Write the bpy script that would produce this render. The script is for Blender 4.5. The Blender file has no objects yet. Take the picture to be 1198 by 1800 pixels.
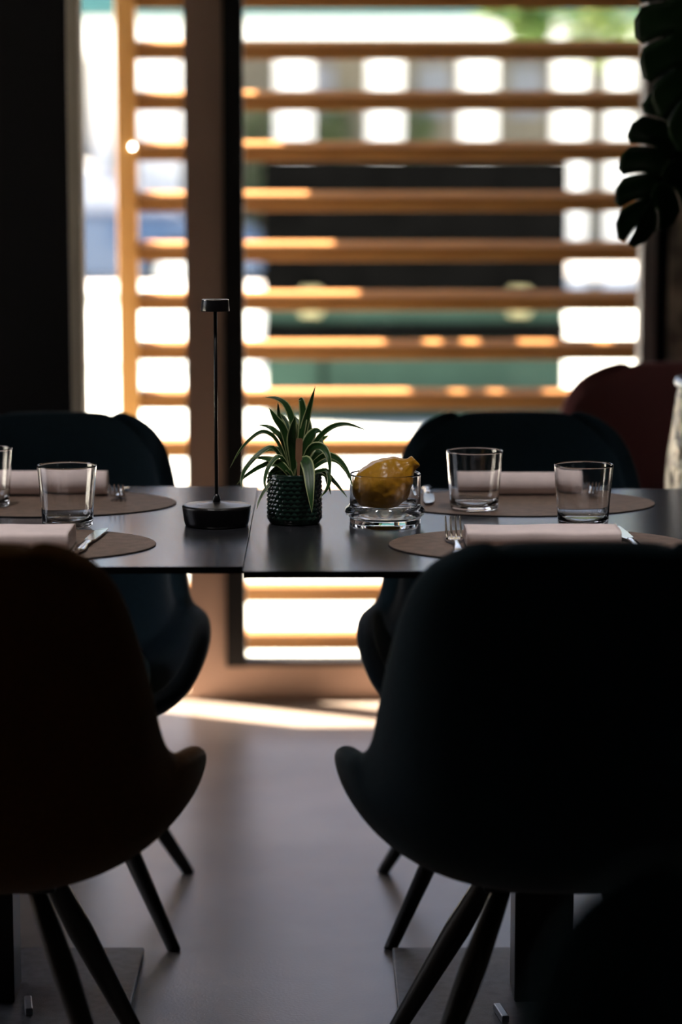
import bpy, bmesh, math, random
from math import sin, cos, pi, radians, tan, atan, sqrt
from mathutils import Vector, Matrix, noise

random.seed(7)
C = bpy.context.scene.collection

# ------------------------------------------------------------------ camera
CAM_H = 1.283
cam_d = bpy.data.cameras.new('camera'); cam = bpy.data.objects.new('camera', cam_d); C.objects.link(cam)
cam.location = (0, 0, CAM_H)
cam.rotation_euler = (radians(90 - 8.04), 0, radians(-0.526))
cam_d.sensor_fit = 'VERTICAL'; cam_d.sensor_height = 36; cam_d.sensor_width = 24; cam_d.lens = 85
cam_d.clip_end = 200
cam_d.dof.use_dof = True; cam_d.dof.focus_distance = 3.66; cam_d.dof.aperture_fstop = 2.0
cam_d.dof.aperture_blades = 9
bpy.context.scene.camera = cam

# ------------------------------------------------------------------ world, sun, exposure
SUN_EL = 60.0
SUN_AZ = (0.894, -0.447)           # horizontal direction the light travels in
w = bpy.data.worlds.new('sky'); bpy.context.scene.world = w; w.use_nodes = True
nt = w.node_tree; nt.nodes.clear()
sky = nt.nodes.new('ShaderNodeTexSky'); sky.sky_type = 'NISHITA'; sky.sun_disc = False
sky.dust_density = 5; sky.ozone_density = .4; sky.air_density = .8; sky.sun_elevation = radians(SUN_EL); sky.sun_rotation = math.atan2(-SUN_AZ[0], -SUN_AZ[1])
bg = nt.nodes.new('ShaderNodeBackground'); bg.inputs[1].default_value = 0.22
wo = nt.nodes.new('ShaderNodeOutputWorld')
nt.links.new(sky.outputs[0], bg.inputs[0]); nt.links.new(bg.outputs[0], wo.inputs[0])
sl = bpy.data.lights.new('sun', 'SUN'); sl.energy = 24.0; sl.angle = radians(0.6); sl.color = (1.0, .77, .56)
so = bpy.data.objects.new('sun', sl); C.objects.link(so)
ce, se = cos(radians(SUN_EL)), sin(radians(SUN_EL))
so.rotation_euler = Vector((SUN_AZ[0]*ce, SUN_AZ[1]*ce, -se)).to_track_quat('-Z', 'Y').to_euler()
so.location = (-4, 12, 8)
vs = bpy.context.scene.view_settings
bpy.context.scene.display_settings.display_device = 'sRGB'
vs.view_transform = 'Standard'; vs.look = 'None'; vs.gamma = 1; vs.exposure = 1.3; vs.use_curve_mapping = False

# ------------------------------------------------------------------ materials
def mat(name, col, rough=.6, metal=0, spec=.5, sheen=0, bump=0, bscale=200, var=0, vscale=8, col2=None, trans=0, ior=1.45, coat=0, sub=0, bdist=.002, mapscale=None):
    m = bpy.data.materials.new(name); m.use_nodes = True; n = m.node_tree; b = n.nodes['Principled BSDF']
    b.inputs['Base Color'].default_value = (*col, 1); b.inputs['Roughness'].default_value = rough
    b.inputs['Metallic'].default_value = metal; b.inputs['Specular IOR Level'].default_value = spec
    b.inputs['IOR'].default_value = ior; b.inputs['Transmission Weight'].default_value = trans
    b.inputs['Coat Weight'].default_value = coat
    if sheen:
        b.inputs['Sheen Weight'].default_value = sheen; b.inputs['Sheen Roughness'].default_value = .4
    tc = n.nodes.new('ShaderNodeTexCoord'); src = tc.outputs['Object']
    if mapscale:
        mp = n.nodes.new('ShaderNodeMapping'); mp.inputs['Scale'].default_value = mapscale
        n.links.new(src, mp.inputs[0]); src = mp.outputs[0]
    if var or col2:
        t = n.nodes.new('ShaderNodeTexNoise'); t.inputs['Scale'].default_value = vscale; t.inputs['Detail'].default_value = 6
        n.links.new(src, t.inputs['Vector'])
        r = n.nodes.new('ShaderNodeValToRGB'); r.color_ramp.elements[0].position = .35; r.color_ramp.elements[1].position = .65
        c2 = col2 or tuple(min(1, c*(1+var)) for c in col)
        c1 = col if col2 else tuple(c*(1-var) for c in col)
        r.color_ramp.elements[0].color = (*c1, 1); r.color_ramp.elements[1].color = (*c2, 1)
        n.links.new(t.outputs[0], r.inputs[0]); n.links.new(r.outputs[0], b.inputs['Base Color'])
    if bump:
        t = n.nodes.new('ShaderNodeTexNoise'); t.inputs['Scale'].default_value = bscale; t.inputs['Detail'].default_value = 4
        n.links.new(src, t.inputs['Vector'])
        bp = n.nodes.new('ShaderNodeBump'); bp.inputs['Strength'].default_value = bump; bp.inputs['Distance'].default_value = bdist
        n.links.new(t.outputs[0], bp.inputs['Height']); n.links.new(bp.outputs[0], b.inputs['Normal'])
    return m

def mat_pane(name, tint=(1, 1, 1)):
    m = bpy.data.materials.new(name); m.use_nodes = True; n = m.node_tree; n.nodes.clear()
    o = n.nodes.new('ShaderNodeOutputMaterial'); mx = n.nodes.new('ShaderNodeMixShader')
    lw = n.nodes.new('ShaderNodeLayerWeight'); pw = n.nodes.new('ShaderNodeMath'); pw.operation = 'POWER'; pw.inputs[1].default_value = 5
    n.links.new(lw.outputs['Facing'], pw.inputs[0])
    f = n.nodes.new('ShaderNodeMath'); f.operation = 'MULTIPLY_ADD'; f.inputs[1].default_value = .5; f.inputs[2].default_value = .02
    n.links.new(pw.outputs[0], f.inputs[0])
    t = n.nodes.new('ShaderNodeBsdfTransparent'); t.inputs[0].default_value = (*tint, 1)
    g = n.nodes.new('ShaderNodeBsdfGlossy'); g.inputs['Roughness'].default_value = .02
    n.links.new(f.outputs[0], mx.inputs[0]); n.links.new(t.outputs[0], mx.inputs[1]); n.links.new(g.outputs[0], mx.inputs[2])
    n.links.new(mx.outputs[0], o.inputs[0]); return m

def mat_wood(name, c1, c2, axis_scale, rough=.55):
    m = mat(name, c1, rough, col2=c2, vscale=6, mapscale=axis_scale, bump=.2, bscale=20); return m

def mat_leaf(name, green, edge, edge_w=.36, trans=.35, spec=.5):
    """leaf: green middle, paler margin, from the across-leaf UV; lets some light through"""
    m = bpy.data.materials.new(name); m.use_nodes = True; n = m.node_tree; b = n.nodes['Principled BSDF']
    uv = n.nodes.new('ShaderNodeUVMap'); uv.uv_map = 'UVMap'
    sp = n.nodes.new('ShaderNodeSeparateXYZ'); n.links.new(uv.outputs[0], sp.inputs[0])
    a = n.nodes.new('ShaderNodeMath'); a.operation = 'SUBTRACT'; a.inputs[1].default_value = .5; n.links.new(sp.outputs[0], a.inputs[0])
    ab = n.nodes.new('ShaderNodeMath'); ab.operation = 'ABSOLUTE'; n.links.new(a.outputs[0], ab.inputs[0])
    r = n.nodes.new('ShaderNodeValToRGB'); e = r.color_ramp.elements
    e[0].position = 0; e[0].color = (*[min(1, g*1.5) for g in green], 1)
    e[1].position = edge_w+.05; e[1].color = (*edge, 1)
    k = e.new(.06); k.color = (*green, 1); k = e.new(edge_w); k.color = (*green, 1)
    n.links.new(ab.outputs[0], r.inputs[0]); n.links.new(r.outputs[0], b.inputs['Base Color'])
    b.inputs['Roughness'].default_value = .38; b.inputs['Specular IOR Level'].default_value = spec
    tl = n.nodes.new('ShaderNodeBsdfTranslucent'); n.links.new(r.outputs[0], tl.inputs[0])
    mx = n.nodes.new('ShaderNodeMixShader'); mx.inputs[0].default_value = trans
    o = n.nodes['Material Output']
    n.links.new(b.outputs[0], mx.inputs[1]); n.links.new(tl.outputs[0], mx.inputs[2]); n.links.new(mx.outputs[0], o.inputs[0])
    return m

M = dict(
    plaster=mat('beige_plaster', (.66, .46, .365), .8, var=.04, vscale=3, bump=.15, bscale=60),
    blackwall=mat('black_paint', (.006, .006, .007), .75, spec=.15, bump=.1, bscale=40),
    roomwall=mat('dark_grey_paint', (.085, .08, .078), .8, var=.1, vscale=2),
    ceiling=mat('ceiling_paint', (.20, .19, .185), .85, var=.05),
    floor=mat('grey_brown_floor', (.245, .218, .200), .30, spec=.5, var=.22, vscale=2.2, bump=.35, bscale=190, bdist=.0012),
    black_metal=mat('black_metal', (.006, .006, .007), .35, spec=.5),
    lamp_black=mat('satin_black_lamp', (.007, .007, .008), .28, spec=.5, bump=.03, bscale=500),
    frame_black=mat('black_window_frame', (.008, .008, .009), .5),
    frame_beige=mat('beige_jamb', (.30, .27, .22), .6, var=.05),
    frame_grey=mat('grey_window_frame', (.16, .15, .15), .5, var=.05),
    stone=mat('mottled_stone', (.01, .01, .01), .5, col2=(.3, .27, .22), vscale=14, bump=.5, bscale=20, bdist=.01),
    tabletop=mat('charcoal_laminate', (.017, .018, .021), .20, spec=.5, var=.15, vscale=30, bump=.04, bscale=400),
    table_edge=mat('black_core_edge', (.006, .006, .007), .7, spec=.1),
    plate=mat('dark_cast_base', (.06, .066, .075), .42, var=.3, vscale=60, bump=.4, bscale=500),
    plate_edge=mat('bare_metal_edge', (.35, .36, .38), .35, metal=.8, bump=.3, bscale=200),
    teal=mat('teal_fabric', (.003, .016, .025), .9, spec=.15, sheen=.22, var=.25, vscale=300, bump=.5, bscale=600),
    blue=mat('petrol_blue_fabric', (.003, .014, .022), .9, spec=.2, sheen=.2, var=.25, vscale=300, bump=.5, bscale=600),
    teal_lit=mat('teal_fabric_lit', (.008, .030, .042), .9, spec=.15, sheen=.25, var=.2, vscale=300, bump=.5, bscale=600),  # lighter copy of the teal, rim light put into its colour
    blue_seat_lit=mat('petrol_blue_seat_lit', (.018, .15, .26), .85, sheen=.4, var=.25, vscale=300, bump=.5, bscale=600),  # brighter copy of the petrol blue, light on the seats put into its colour
    mustard=mat('mustard_brown_fabric', (.075, .032, .006), .9, spec=.15, sheen=.15, var=.25, vscale=300, bump=.5, bscale=600),
    mauve=mat('mauve_fabric', (.13, .035, .035), .85, sheen=.3, var=.2, vscale=300, bump=.5, bscale=600),
    darkleg=mat('dark_stained_leg', (.010, .008, .007), .45, var=.3, vscale=8, mapscale=(4, 4, 1)),
    mat_leather=mat('brown_leatherette', (.155, .105, .078), .62, var=.18, vscale=60, bump=.7, bscale=420),
    mat_edge=mat('dark_leather_edge', (.03, .02, .015), .7, var=.1),
    linen=mat('blush_linen', (.82, .70, .68), .85, sheen=.2, var=.04, vscale=40, bump=.35, bscale=900),
    steel=mat('polished_steel', (.72, .70, .67), .14, metal=1, var=.03, vscale=20),
    glass=mat('clear_glass', (1, 1, 1), 0.0, trans=1, ior=1.47),
    pot=mat('dark_green_glaze', (.012, .03, .022), .12, coat=.4, var=.3, vscale=30),
    soil=mat('potting_soil', (.03, .018, .01), .95, var=.5, vscale=90, bump=1, bscale=120),
    tag=mat('wooden_tag', (.42, .22, .12), .7, var=.15, vscale=20, mapscale=(3, 3, 1)),
    citrus=mat('waxy_citrus_rind', (.48, .245, .016), .34, col2=(.36, .165, .01), vscale=18, bump=.55, bscale=85, bdist=.003, sub=.1),
    wood_slat=mat_wood('larch_slat', (.31, .145, .034), (.235, .10, .022), (.6, 6, 6)),  # slat base colour, darker than the post
    wood_post_lit=mat_wood('larch_post_lit', (.70, .40, .13), (.60, .32, .095), (6, 6, .6)),  # same larch as the slats, paler to put bounced sunlight into the post
    paving=mat('pale_paving', (.40, .47, .49), .85, var=.06, vscale=1.5),
    sun_blocker=mat('sun_blocker_board', (.16, .14, .12), .8, var=.1),
    bin_black=mat('black_panel', (.003, .003, .003), .9, spec=.0, var=.2),
    bin_green=mat('bottle_green_panel', (.03, .062, .048), .6, spec=.1, var=.15, vscale=3),
    reflector=mat('pale_yellow_reflector', (.42, .38, .20), .4, var=.05),
    bwhite=mat('white_render', (.85, .85, .84), .8, var=.03),
    bwall=mat('stone_beige_wall', (.27, .245, .20), .85, col2=(.18, .17, .145), vscale=.9),
    teal_roof=mat('teal_roof', (.03, .12, .13), .6, var=.1),
    bush=mat('hedge_leaf', (.05, .11, .03), .7, col2=(.09, .15, .045), vscale=3),
    tree=mat('tree_leaf', (.085, .17, .035), .7, col2=(.20, .26, .08), vscale=2),
    bark=mat('bark', (.12, .08, .05), .9, var=.3, bump=.5, bscale=30),
    car_blue=mat('car_paint_blue', (.012, .045, .12), .35, coat=.6, var=.03),
    car_glass=mat('car_glass', (.30, .33, .42), .08, spec=.8, var=.02),
    tyre=mat('tyre', (.02, .02, .02), .8, var=.1),
    white_metal=mat('white_lacquer', (.82, .84, .84), .4, var=.02),
    hammered=mat('hammered_silver', (.015, .014, .013), .3, metal=1, bump=1.0, bscale=30, bdist=.03, col2=(.42, .40, .34), vscale=22),
    planter_rim=mat('planter_rim', (.3, .35, .42), .3, metal=.6, var=.05),
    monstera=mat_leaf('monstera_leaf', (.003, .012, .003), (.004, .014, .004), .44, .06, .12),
    spider=mat_leaf('spider_plant_leaf', (.025, .085, .018), (.55, .62, .30), .36, .3),
    stem=mat('green_stem', (.03, .08, .02), .5, var=.2, vscale=20),
    pane=mat_pane('window_glass'),
    glint=mat('glowing_glint', (.9, .88, .8), .3),  # glows to stand in for a glint on the post
    fill_disc=mat('fill_light_disc', (.9, .88, .85), .5),  # glowing disc of the added fill lights
)
for k_, e_ in (('glint', 12), ('fill_disc', 6)):
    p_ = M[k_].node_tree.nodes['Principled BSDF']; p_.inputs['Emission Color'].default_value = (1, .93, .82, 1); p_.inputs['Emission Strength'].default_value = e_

# ------------------------------------------------------------------ helpers
def obj(name, bm, m=None, parent=None, smooth=False, mods=None):
    me = bpy.data.meshes.new(name); bm.to_mesh(me); bm.free()
    o = bpy.data.objects.new(name, me); C.objects.link(o)
    if m:
        for k in (m if isinstance(m, (list, tuple)) else [m]): me.materials.append(M[k])
    if smooth:
        for p in me.polygons: p.use_smooth = True
    if parent is not None: o.parent = parent
    return o

def tag(o, label=None, cat=None, group=None, kind=None):
    if label: o['label'] = label
    if cat: o['category'] = cat
    if group: o['group'] = group
    if kind: o['kind'] = kind
    return o

def thing(name, label, cat, loc=(0, 0, 0), rz=0, group=None):
    o = bpy.data.objects.new(name, None); C.objects.link(o); o.empty_display_size = .05
    o.location = loc; o.rotation_euler = (0, 0, rz)
    return tag(o, label, cat, group)

def copy_tree(o, parent=None):
    c = o.copy(); C.objects.link(c)
    if parent is not None: c.parent = parent
    for ch in list(o.children): copy_tree(ch, c)
    return c

def box(bm, x0, x1, y0, y1, z0, z1, bevel=0, mi=0):
    r = bmesh.ops.create_cube(bm, size=1)
    bmesh.ops.scale(bm, vec=(x1-x0, y1-y0, z1-z0), verts=r['verts'])
    bmesh.ops.translate(bm, vec=((x0+x1)/2, (y0+y1)/2, (z0+z1)/2), verts=r['verts'])
    fs = {f for v in r['verts'] for f in v.link_faces}
    for f in fs: f.material_index = mi
    if bevel:
        es = list({e for v in r['verts'] for e in v.link_edges})
        bmesh.ops.bevel(bm, geom=es, offset=bevel, segments=2, affect='EDGES', profile=.5)
    return bm

def BX(*a, **k):
    return box(bmesh.new(), *a, **k)

def lathe(bm, prof, seg=64, cx=0, cy=0, mi=0, closed=False):
    """revolve (r, z) points; r == 0 makes a pole"""
    rings = []
    for r, z in prof:
        if r < 1e-6: rings.append([bm.verts.new((cx, cy, z))])
        else: rings.append([bm.verts.new((cx+r*cos(2*pi*k/seg), cy+r*sin(2*pi*k/seg), z)) for k in range(seg)])
    n = len(rings)
    for i in range(n if closed else n-1):
        a, b = rings[i], rings[(i+1) % n]
        for k in range(seg):
            k2 = (k+1) % seg
            if len(a) == 1 and len(b) == 1: continue
            if len(a) == 1: f = bm.faces.new((a[0], b[k2], b[k]))
            elif len(b) == 1: f = bm.faces.new((a[k], a[k2], b[0]))
            else: f = bm.faces.new((a[k], a[k2], b[k2], b[k]))
            f.material_index = mi; f.smooth = True
    bmesh.ops.recalc_face_normals(bm, faces=bm.faces[:])
    return bm

def tube(bm, pts, rad, seg=12, cap=True, mi=0):
    """swept tube through pts, rad a number or list"""
    pts = [Vector(p) for p in pts]; n = len(pts)
    rad = rad if isinstance(rad, (list, tuple)) else [rad]*n
    rings = []; up = None
    for i, p in enumerate(pts):
        t = (pts[min(i+1, n-1)]-pts[max(i-1, 0)]).normalized()
        if up is None:
            up = Vector((0, 0, 1)) if abs(t.z) < .9 else Vector((1, 0, 0))
        a = t.cross(up).normalized(); b = a.cross(t).normalized(); up = b
        rings.append([bm.verts.new(p+(a*cos(2*pi*k/seg)+b*sin(2*pi*k/seg))*rad[i]) for k in range(seg)])
    for i in range(n-1):
        for k in range(seg):
            f = bm.faces.new((rings[i][k], rings[i][(k+1) % seg], rings[i+1][(k+1) % seg], rings[i+1][k]))
            f.smooth = True; f.material_index = mi
    if cap:
        bm.faces.new(rings[0][::-1]).material_index = mi; bm.faces.new(rings[-1]).material_index = mi
    bmesh.ops.recalc_face_normals(bm, faces=bm.faces[:])
    return bm

def lerp_table(tab, t):
    """smooth (Catmull-Rom) interpolation of rows (t, a, b, ...)"""
    if t <= tab[0][0]: return tab[0][1:]
    if t >= tab[-1][0]: return tab[-1][1:]
    for i in range(len(tab)-1):
        if tab[i][0] <= t <= tab[i+1][0]: break
    p1, p2 = tab[i], tab[i+1]
    p0 = tab[i-1] if i > 0 else p1; p3 = tab[i+2] if i+2 < len(tab) else p2
    f = (t-p1[0])/(p2[0]-p1[0]); out = []
    for k in range(1, len(p1)):
        m1 = (p2[k]-p0[k])/((p2[0]-p0[0]) or 1)*(p2[0]-p1[0]); m2 = (p3[k]-p1[k])/((p3[0]-p1[0]) or 1)*(p2[0]-p1[0])
        out.append((2*f**3-3*f*f+1)*p1[k]+(f**3-2*f*f+f)*m1+(-2*f**3+3*f*f)*p2[k]+(f**3-f*f)*m2)
    return tuple(out)

def spline(pts, n):
    tab = [(i, *p) for i, p in enumerate(pts)]
    return [Vector(lerp_table(tab, (len(pts)-1)*k/(n-1))) for k in range(n)]

def z_at(py, d): return CAM_H - d*tan(radians(8.04)+atan((py-900)/4250))

def mod_sub(o, lv=2):
    s = o.modifiers.new('sub', 'SUBSURF'); s.levels = lv; s.render_levels = lv

# ------------------------------------------------------------------ the setting
WY = 5.80                      # inner face of the window wall
tag(obj('floor', BX(-3.5, 3.5, -3.0, WY+.05, -.02, 0), 'floor'), kind='structure')
tag(obj('ceiling', BX(-3.5, 3.5, -3.0, WY, 2.9, 3.0), 'ceiling'), kind='structure')
b = bmesh.new()
box(b, -3.6, -3.5, -3.0, 3.4, -.02, 3.0); box(b, -3.6, -3.5, 5.1, WY+.05, -.02, 3.0); box(b, -3.6, -3.5, 3.4, 5.1, -.02, .3); box(b, -3.6, -3.5, 3.4, 5.1, 2.65, 3.0)
tag(obj('wall_left', b, 'roomwall'), kind='structure')
b = bmesh.new()
for (a0, a1, c0, c1) in ((3.4, 3.45, .3, 2.65), (5.05, 5.1, .3, 2.65), (3.45, 5.05, .3, .35), (3.45, 5.05, 2.6, 2.65)): box(b, -3.58, -3.52, a0, a1, c0, c1)
w3 = tag(obj('fill_window', b, 'frame_black'), kind='structure')  # unseen side window added to brighten napkins and chair edges
obj('window_pane', BX(-3.552, -3.548, 3.45, 5.05, .35, 2.6), 'pane', w3)  # pane of the added unseen side window
tag(obj('wall_right', BX(3.5, 3.6, -3.0, WY+.05, -.02, 3.0), 'roomwall'), kind='structure')
tag(obj('wall_front', BX(-3.6, 3.6, -3.1, -3.0, -.02, 3.0), 'roomwall'), kind='structure')
# window wall: black painted stretch, beige pier and sill, dark stretch on the right
tag(obj('wall_back_left', BX(-3.5, -.76, WY, WY+.05, 0, 2.9), 'blackwall'), kind='structure')
b = bmesh.new()
box(b, -.318, -.226, WY, WY+.05, 0, 2.9)
box(b, -.226, .80, WY, WY+.05, 0, .085)
box(b, -.76, .80, WY, WY+.05, 2.75, 2.9)
tag(obj('wall_back', b, 'plaster'), kind='structure')
tag(obj('wall_back_right', BX(.80, 3.5, WY, WY+.05, 0, 2.9), 'blackwall'), kind='structure')
tag(obj('trim_1', BX(.835, .885, WY-.03, WY, 0, 2.9, bevel=.004), 'stone'), kind='structure')

b = bmesh.new(); box(b, -.76, -.735, WY-.005, WY+.05, 0, 2.75); box(b, -.735, -.318, WY+.005, WY+.05, 0, .02); box(b, -.735, -.318, WY+.005, WY+.05, 2.71, 2.75)
w1 = tag(obj('window_1', b, 'frame_beige'), kind='structure')
obj('window_pane', BX(-.735, -.318, WY+.030, WY+.034, .02, 2.71), 'pane', w1)
tag(obj('wall_partition', BX(-3.5, -.528, 5.16, 5.24, 0, 2.9), 'blackwall'), kind='structure')
tag(obj('trim_2', BX(-.528, -.503, 5.155, 5.245, 0, 2.9, bevel=.002), 'frame_beige'), kind='structure')
b = bmesh.new()
box(b, -.226, -.178, WY-.02, WY+.05, .085, 2.75); box(b, -.178, .768, WY-.01, WY+.05, .085, .099); box(b, -.178, .768, WY-.01, WY+.05, 2.71, 2.75)
w2 = tag(obj('window_2', b, 'frame_black'), kind='structure')
obj('window_jamb', BX(.768, .803, WY-.03, WY+.05, .085, 2.75, bevel=.003), 'frame_grey', w2)
obj('window_pane', BX(-.178, .768, WY+.030, WY+.036, .099, 2.71), 'pane', w2)

# unseen fill spots added above the tables to brighten the settings
for lx, lab in ((-.60, 'round unseen fill light added above the left table'), (.50, 'round unseen fill light added above the right table')):
    t = thing('fill_light', lab, 'lamp', (lx, 3.05, 2.9))
    bb = bmesh.new(); lathe(bb, [(.085, 0), (.105, 0), (.105, -.008), (.085, -.008)], 48, closed=True); obj('fill_light_ring', bb, 'white_metal', t)
    bb = bmesh.new(); lathe(bb, [(0, -.002), (.084, -.002)], 48); obj('fill_disc', bb, 'fill_disc', t)
    ld = bpy.data.lights.new('fill_light_beam', 'SPOT'); ld.energy = 38; ld.spot_size = radians(40); ld.spot_blend = .9; ld.shadow_soft_size = .10; ld.color = (1, .94, .94)
    lo = bpy.data.objects.new('beam', ld); C.objects.link(lo); lo.parent = t; lo.location = (0, 0, -.03); lo.rotation_euler = (radians(16), 0, 0)

# outside
tag(obj('ground', BX(-40, 40, -25, 60, -.14, -.0205), 'paving'), kind='structure')
# unseen canopy added to shade the slats, gaps cut to place sun flecks
b = bmesh.new(); CS = .05; cx0, cy0 = -.835, WY+.05; ncx, ncy = 120, 61; gv = {}
holes = set()
def fleck(px, py, wpx):
    z = z_at(py, SY0); x = (px-560)/4250*(SY0+.05); t = (2.8-z)*.57735
    hx, hy = x-.894*t, SY0+.447*t
    for q in (0,):
        for p in range(int(max(1, wpx/28))): holes.add((int((hx-cx0+p*CS)//CS), int((hy+q-cy0)//CS)))
SY0 = 6.4
for f_ in ((740, 592, 28), (835, 592, 50), (905, 592, 28), (962, 594, 28),  (1050, 594, 50)): fleck(*f_)
rh = random.Random(3)
for _ in range(6): holes.add((rh.randrange(30, ncx), rh.randrange(0, ncy)))
def gvert(i, j):
    if (i, j) not in gv: gv[(i, j)] = b.verts.new((cx0+i*CS, cy0+j*CS, 2.80))
    return gv[(i, j)]
for i in range(ncx):
    for j in range(ncy):
        if (i, j) in holes: continue
        b.faces.new((gvert(i, j), gvert(i, j+1), gvert(i+1, j+1), gvert(i+1, j)))
bmesh.ops.recalc_face_normals(b, faces=b.faces[:])
cr = tag(obj('sun_blocker_gaps', b, 'sun_blocker'), kind='structure'); cr.modifiers.new('thick', 'SOLIDIFY').thickness = .012
b = bmesh.new(); box(b, -4, -.835, WY+.05, 6.23, 2.8, 2.88)
tag(obj('sun_blocker', b, 'sun_blocker'), kind='structure')  # unseen eave added to bound the sun patch on the floor

# ------------------------------------------------------------------ slatted screen
SY = 6.4
scr = thing('slatted_screen', 'warm brown wooden slatted screen with upright post standing outside the window', 'screen', (0, SY, -.02))
obj('post', BX(-.527, -.475, -.027, .027, 0, 2.75, bevel=.004), 'wood_post_lit', scr)
sl0 = None
yy = 2
k = 0
z0 = z_at(2, SY); dz = (z_at(2, SY)-z_at(1128, SY))/13
zs = [z0 - dz*i for i in range(-2, 17)]
for zc in zs:
    if zc < .0 or zc > 2.6: continue
    if sl0 is None:
        bb = bmesh.new(); sec = [(-.0225, -.021), (-.0225, .017), (-.0205, .0185), (.0205, .035), (.0225, .034), (.0225, -.006), (-.0205, -.0225)]
        sec = [(y_*.92, z_*.92) for y_, z_ in sec]
        va = [bb.verts.new((-.473, y_, z_)) for y_, z_ in sec]; vb = [bb.verts.new((2.4, y_, z_)) for y_, z_ in sec]
        for q in range(len(sec)): bb.faces.new((va[q], va[(q+1) % 7], vb[(q+1) % 7], vb[q]))
        bb.faces.new(va[::-1]); bb.faces.new(vb); bmesh.ops.recalc_face_normals(bb, faces=bb.faces[:])
        sl0 = obj('slat', bb, 'wood_slat', scr); s = sl0
    else:
        s = sl0.copy(); C.objects.link(s); s.parent = scr
    s.location = (0, 0, zc+.02)
obj('post', BX(1.5, 1.56, .022, .08, 0, 2.75, bevel=.004), 'wood_post_lit', scr)
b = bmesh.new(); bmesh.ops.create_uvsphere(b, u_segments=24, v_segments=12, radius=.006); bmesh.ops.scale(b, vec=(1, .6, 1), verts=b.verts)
o = obj('glint_bead', b, 'glint', scr, smooth=True); o.location = (-.484, -.030, z_at(258, SY)+.02); tag(o, 'small glowing bead added on the wooden post as a bright glint')

# ------------------------------------------------------------------ far outside
# boxy container, black above and green below
ct = thing('outdoor_container', 'large boxy container outside, black above and dark green below, behind the slats', 'container', (.50, 12.6, -.02))
obj('body', BX(-.785, .785, 0, .9, .02, .66, bevel=.015), 'bin_green', ct)
obj('upper_panel', BX(-.79, .79, -.02, .9, .66, 1.36, bevel=.01), 'bin_black', ct)
obj('band', BX(-.79, .79, -.03, .0, .42, .52, bevel=.008), 'bin_black', ct)
for x in (-.54, .54): obj('reflector', BX(x-.055, x+.055, -.055, -.02, .56, .70, bevel=.012), 'reflector', ct)
obj('seam_strip', BX(-.49, -.47, -.02, 0, .10, .42), 'bin_black', ct)
for x in (-.7, .7):
    b = bmesh.new(); tube(b, [(x-.04, .1, .05), (x+.04, .1, .05)], .05, 16); obj('wheel', b, 'tyre', ct)

# blue car
car = thing('parked_car', 'blue car with pale windows parked outside beyond the wooden post', 'car', (-1.05, 24, -.02))
def profile_prism(pts, y0, y1, bevel=.03):
    b = bmesh.new(); vs_ = [b.verts.new((x, y0, z)) for x, z in pts]; f = b.faces.new(vs_)
    r = bmesh.ops.extrude_face_region(b, geom=[f]); bmesh.ops.translate(b, vec=(0, y1-y0, 0), verts=[v for v in r['geom'] if isinstance(v, bmesh.types.BMVert)])
    bmesh.ops.recalc_face_normals(b, faces=b.faces[:])
    if bevel: bmesh.ops.bevel(b, geom=b.edges[:], offset=bevel, segments=3, affect='EDGES')
    return b
body = [(-3.7, .30), (-3.75, .62), (-3.6, .84), (-2.6, .9), (-.9, .88), (.2, .80), (.48, .66), (.5, .30), (.1, .24), (-3.3, .24)]
obj('body', profile_prism(body, 0, 1.7, .05), 'car_blue', car, smooth=False)
roof = [(-3.3, .88), (-2.9, 1.32), (-2.5, 1.40), (-1.6, 1.40), (-1.2, 1.33), (-.35, .86)]
obj('cabin', profile_prism(roof, .12, 1.58, .04), 'car_glass', car)
obj('roof', profile_prism([(-2.9, 1.33), (-2.5, 1.415), (-1.6, 1.415), (-1.2, 1.35), (-1.25, 1.32), (-1.6, 1.38), (-2.5, 1.38), (-2.85, 1.30)], .11, 1.59, .005), 'white_metal', car)
for x in (-2.95, -.35):
    for y in (.02, 1.55):
        b = bmesh.new(); tube(b, [(x, y-.02, .31), (x, y+.16, .31)], .31, 32); wh = obj('wheel', b, 'tyre', car)
        b = bmesh.new(); tube(b, [(x, y-.03, .31), (x, y-.021, .31)], .19, 24); obj('hubcap', b, 'white_metal', wh)

# low white boundary walls either side of the container
for (x0, x1, z0_, z1_, yb, lab) in ((1.25, 2.6, .42, .60, 13.6, 'right'), (-1.9, -.32, .40, .54, 16.0, 'left')):
    tb = thing('garden_bench', {'right': 'white garden bench standing right of the black and green container', 'left': 'white garden bench standing in front of the blue car'}[lab], 'bench', (0, yb, -.02), 0)
    obj('seat', BX(x0, x1, 0, .5, z1_-.06, z1_, bevel=.01), 'white_metal', tb)
    if lab == 'right': obj('backrest', BX(x0, x1, .46, .5, z1_+.10, z1_+.2, bevel=.01), 'white_metal', tb)
    for x in (x0+.05, x1-.09):
        for y in (.02, .44): obj('leg', BX(x, x+.04, y, y+.04, 0, z1_-.06 if y < .2 or lab == 'left' else z1_+.2), 'white_metal', tb)

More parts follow.
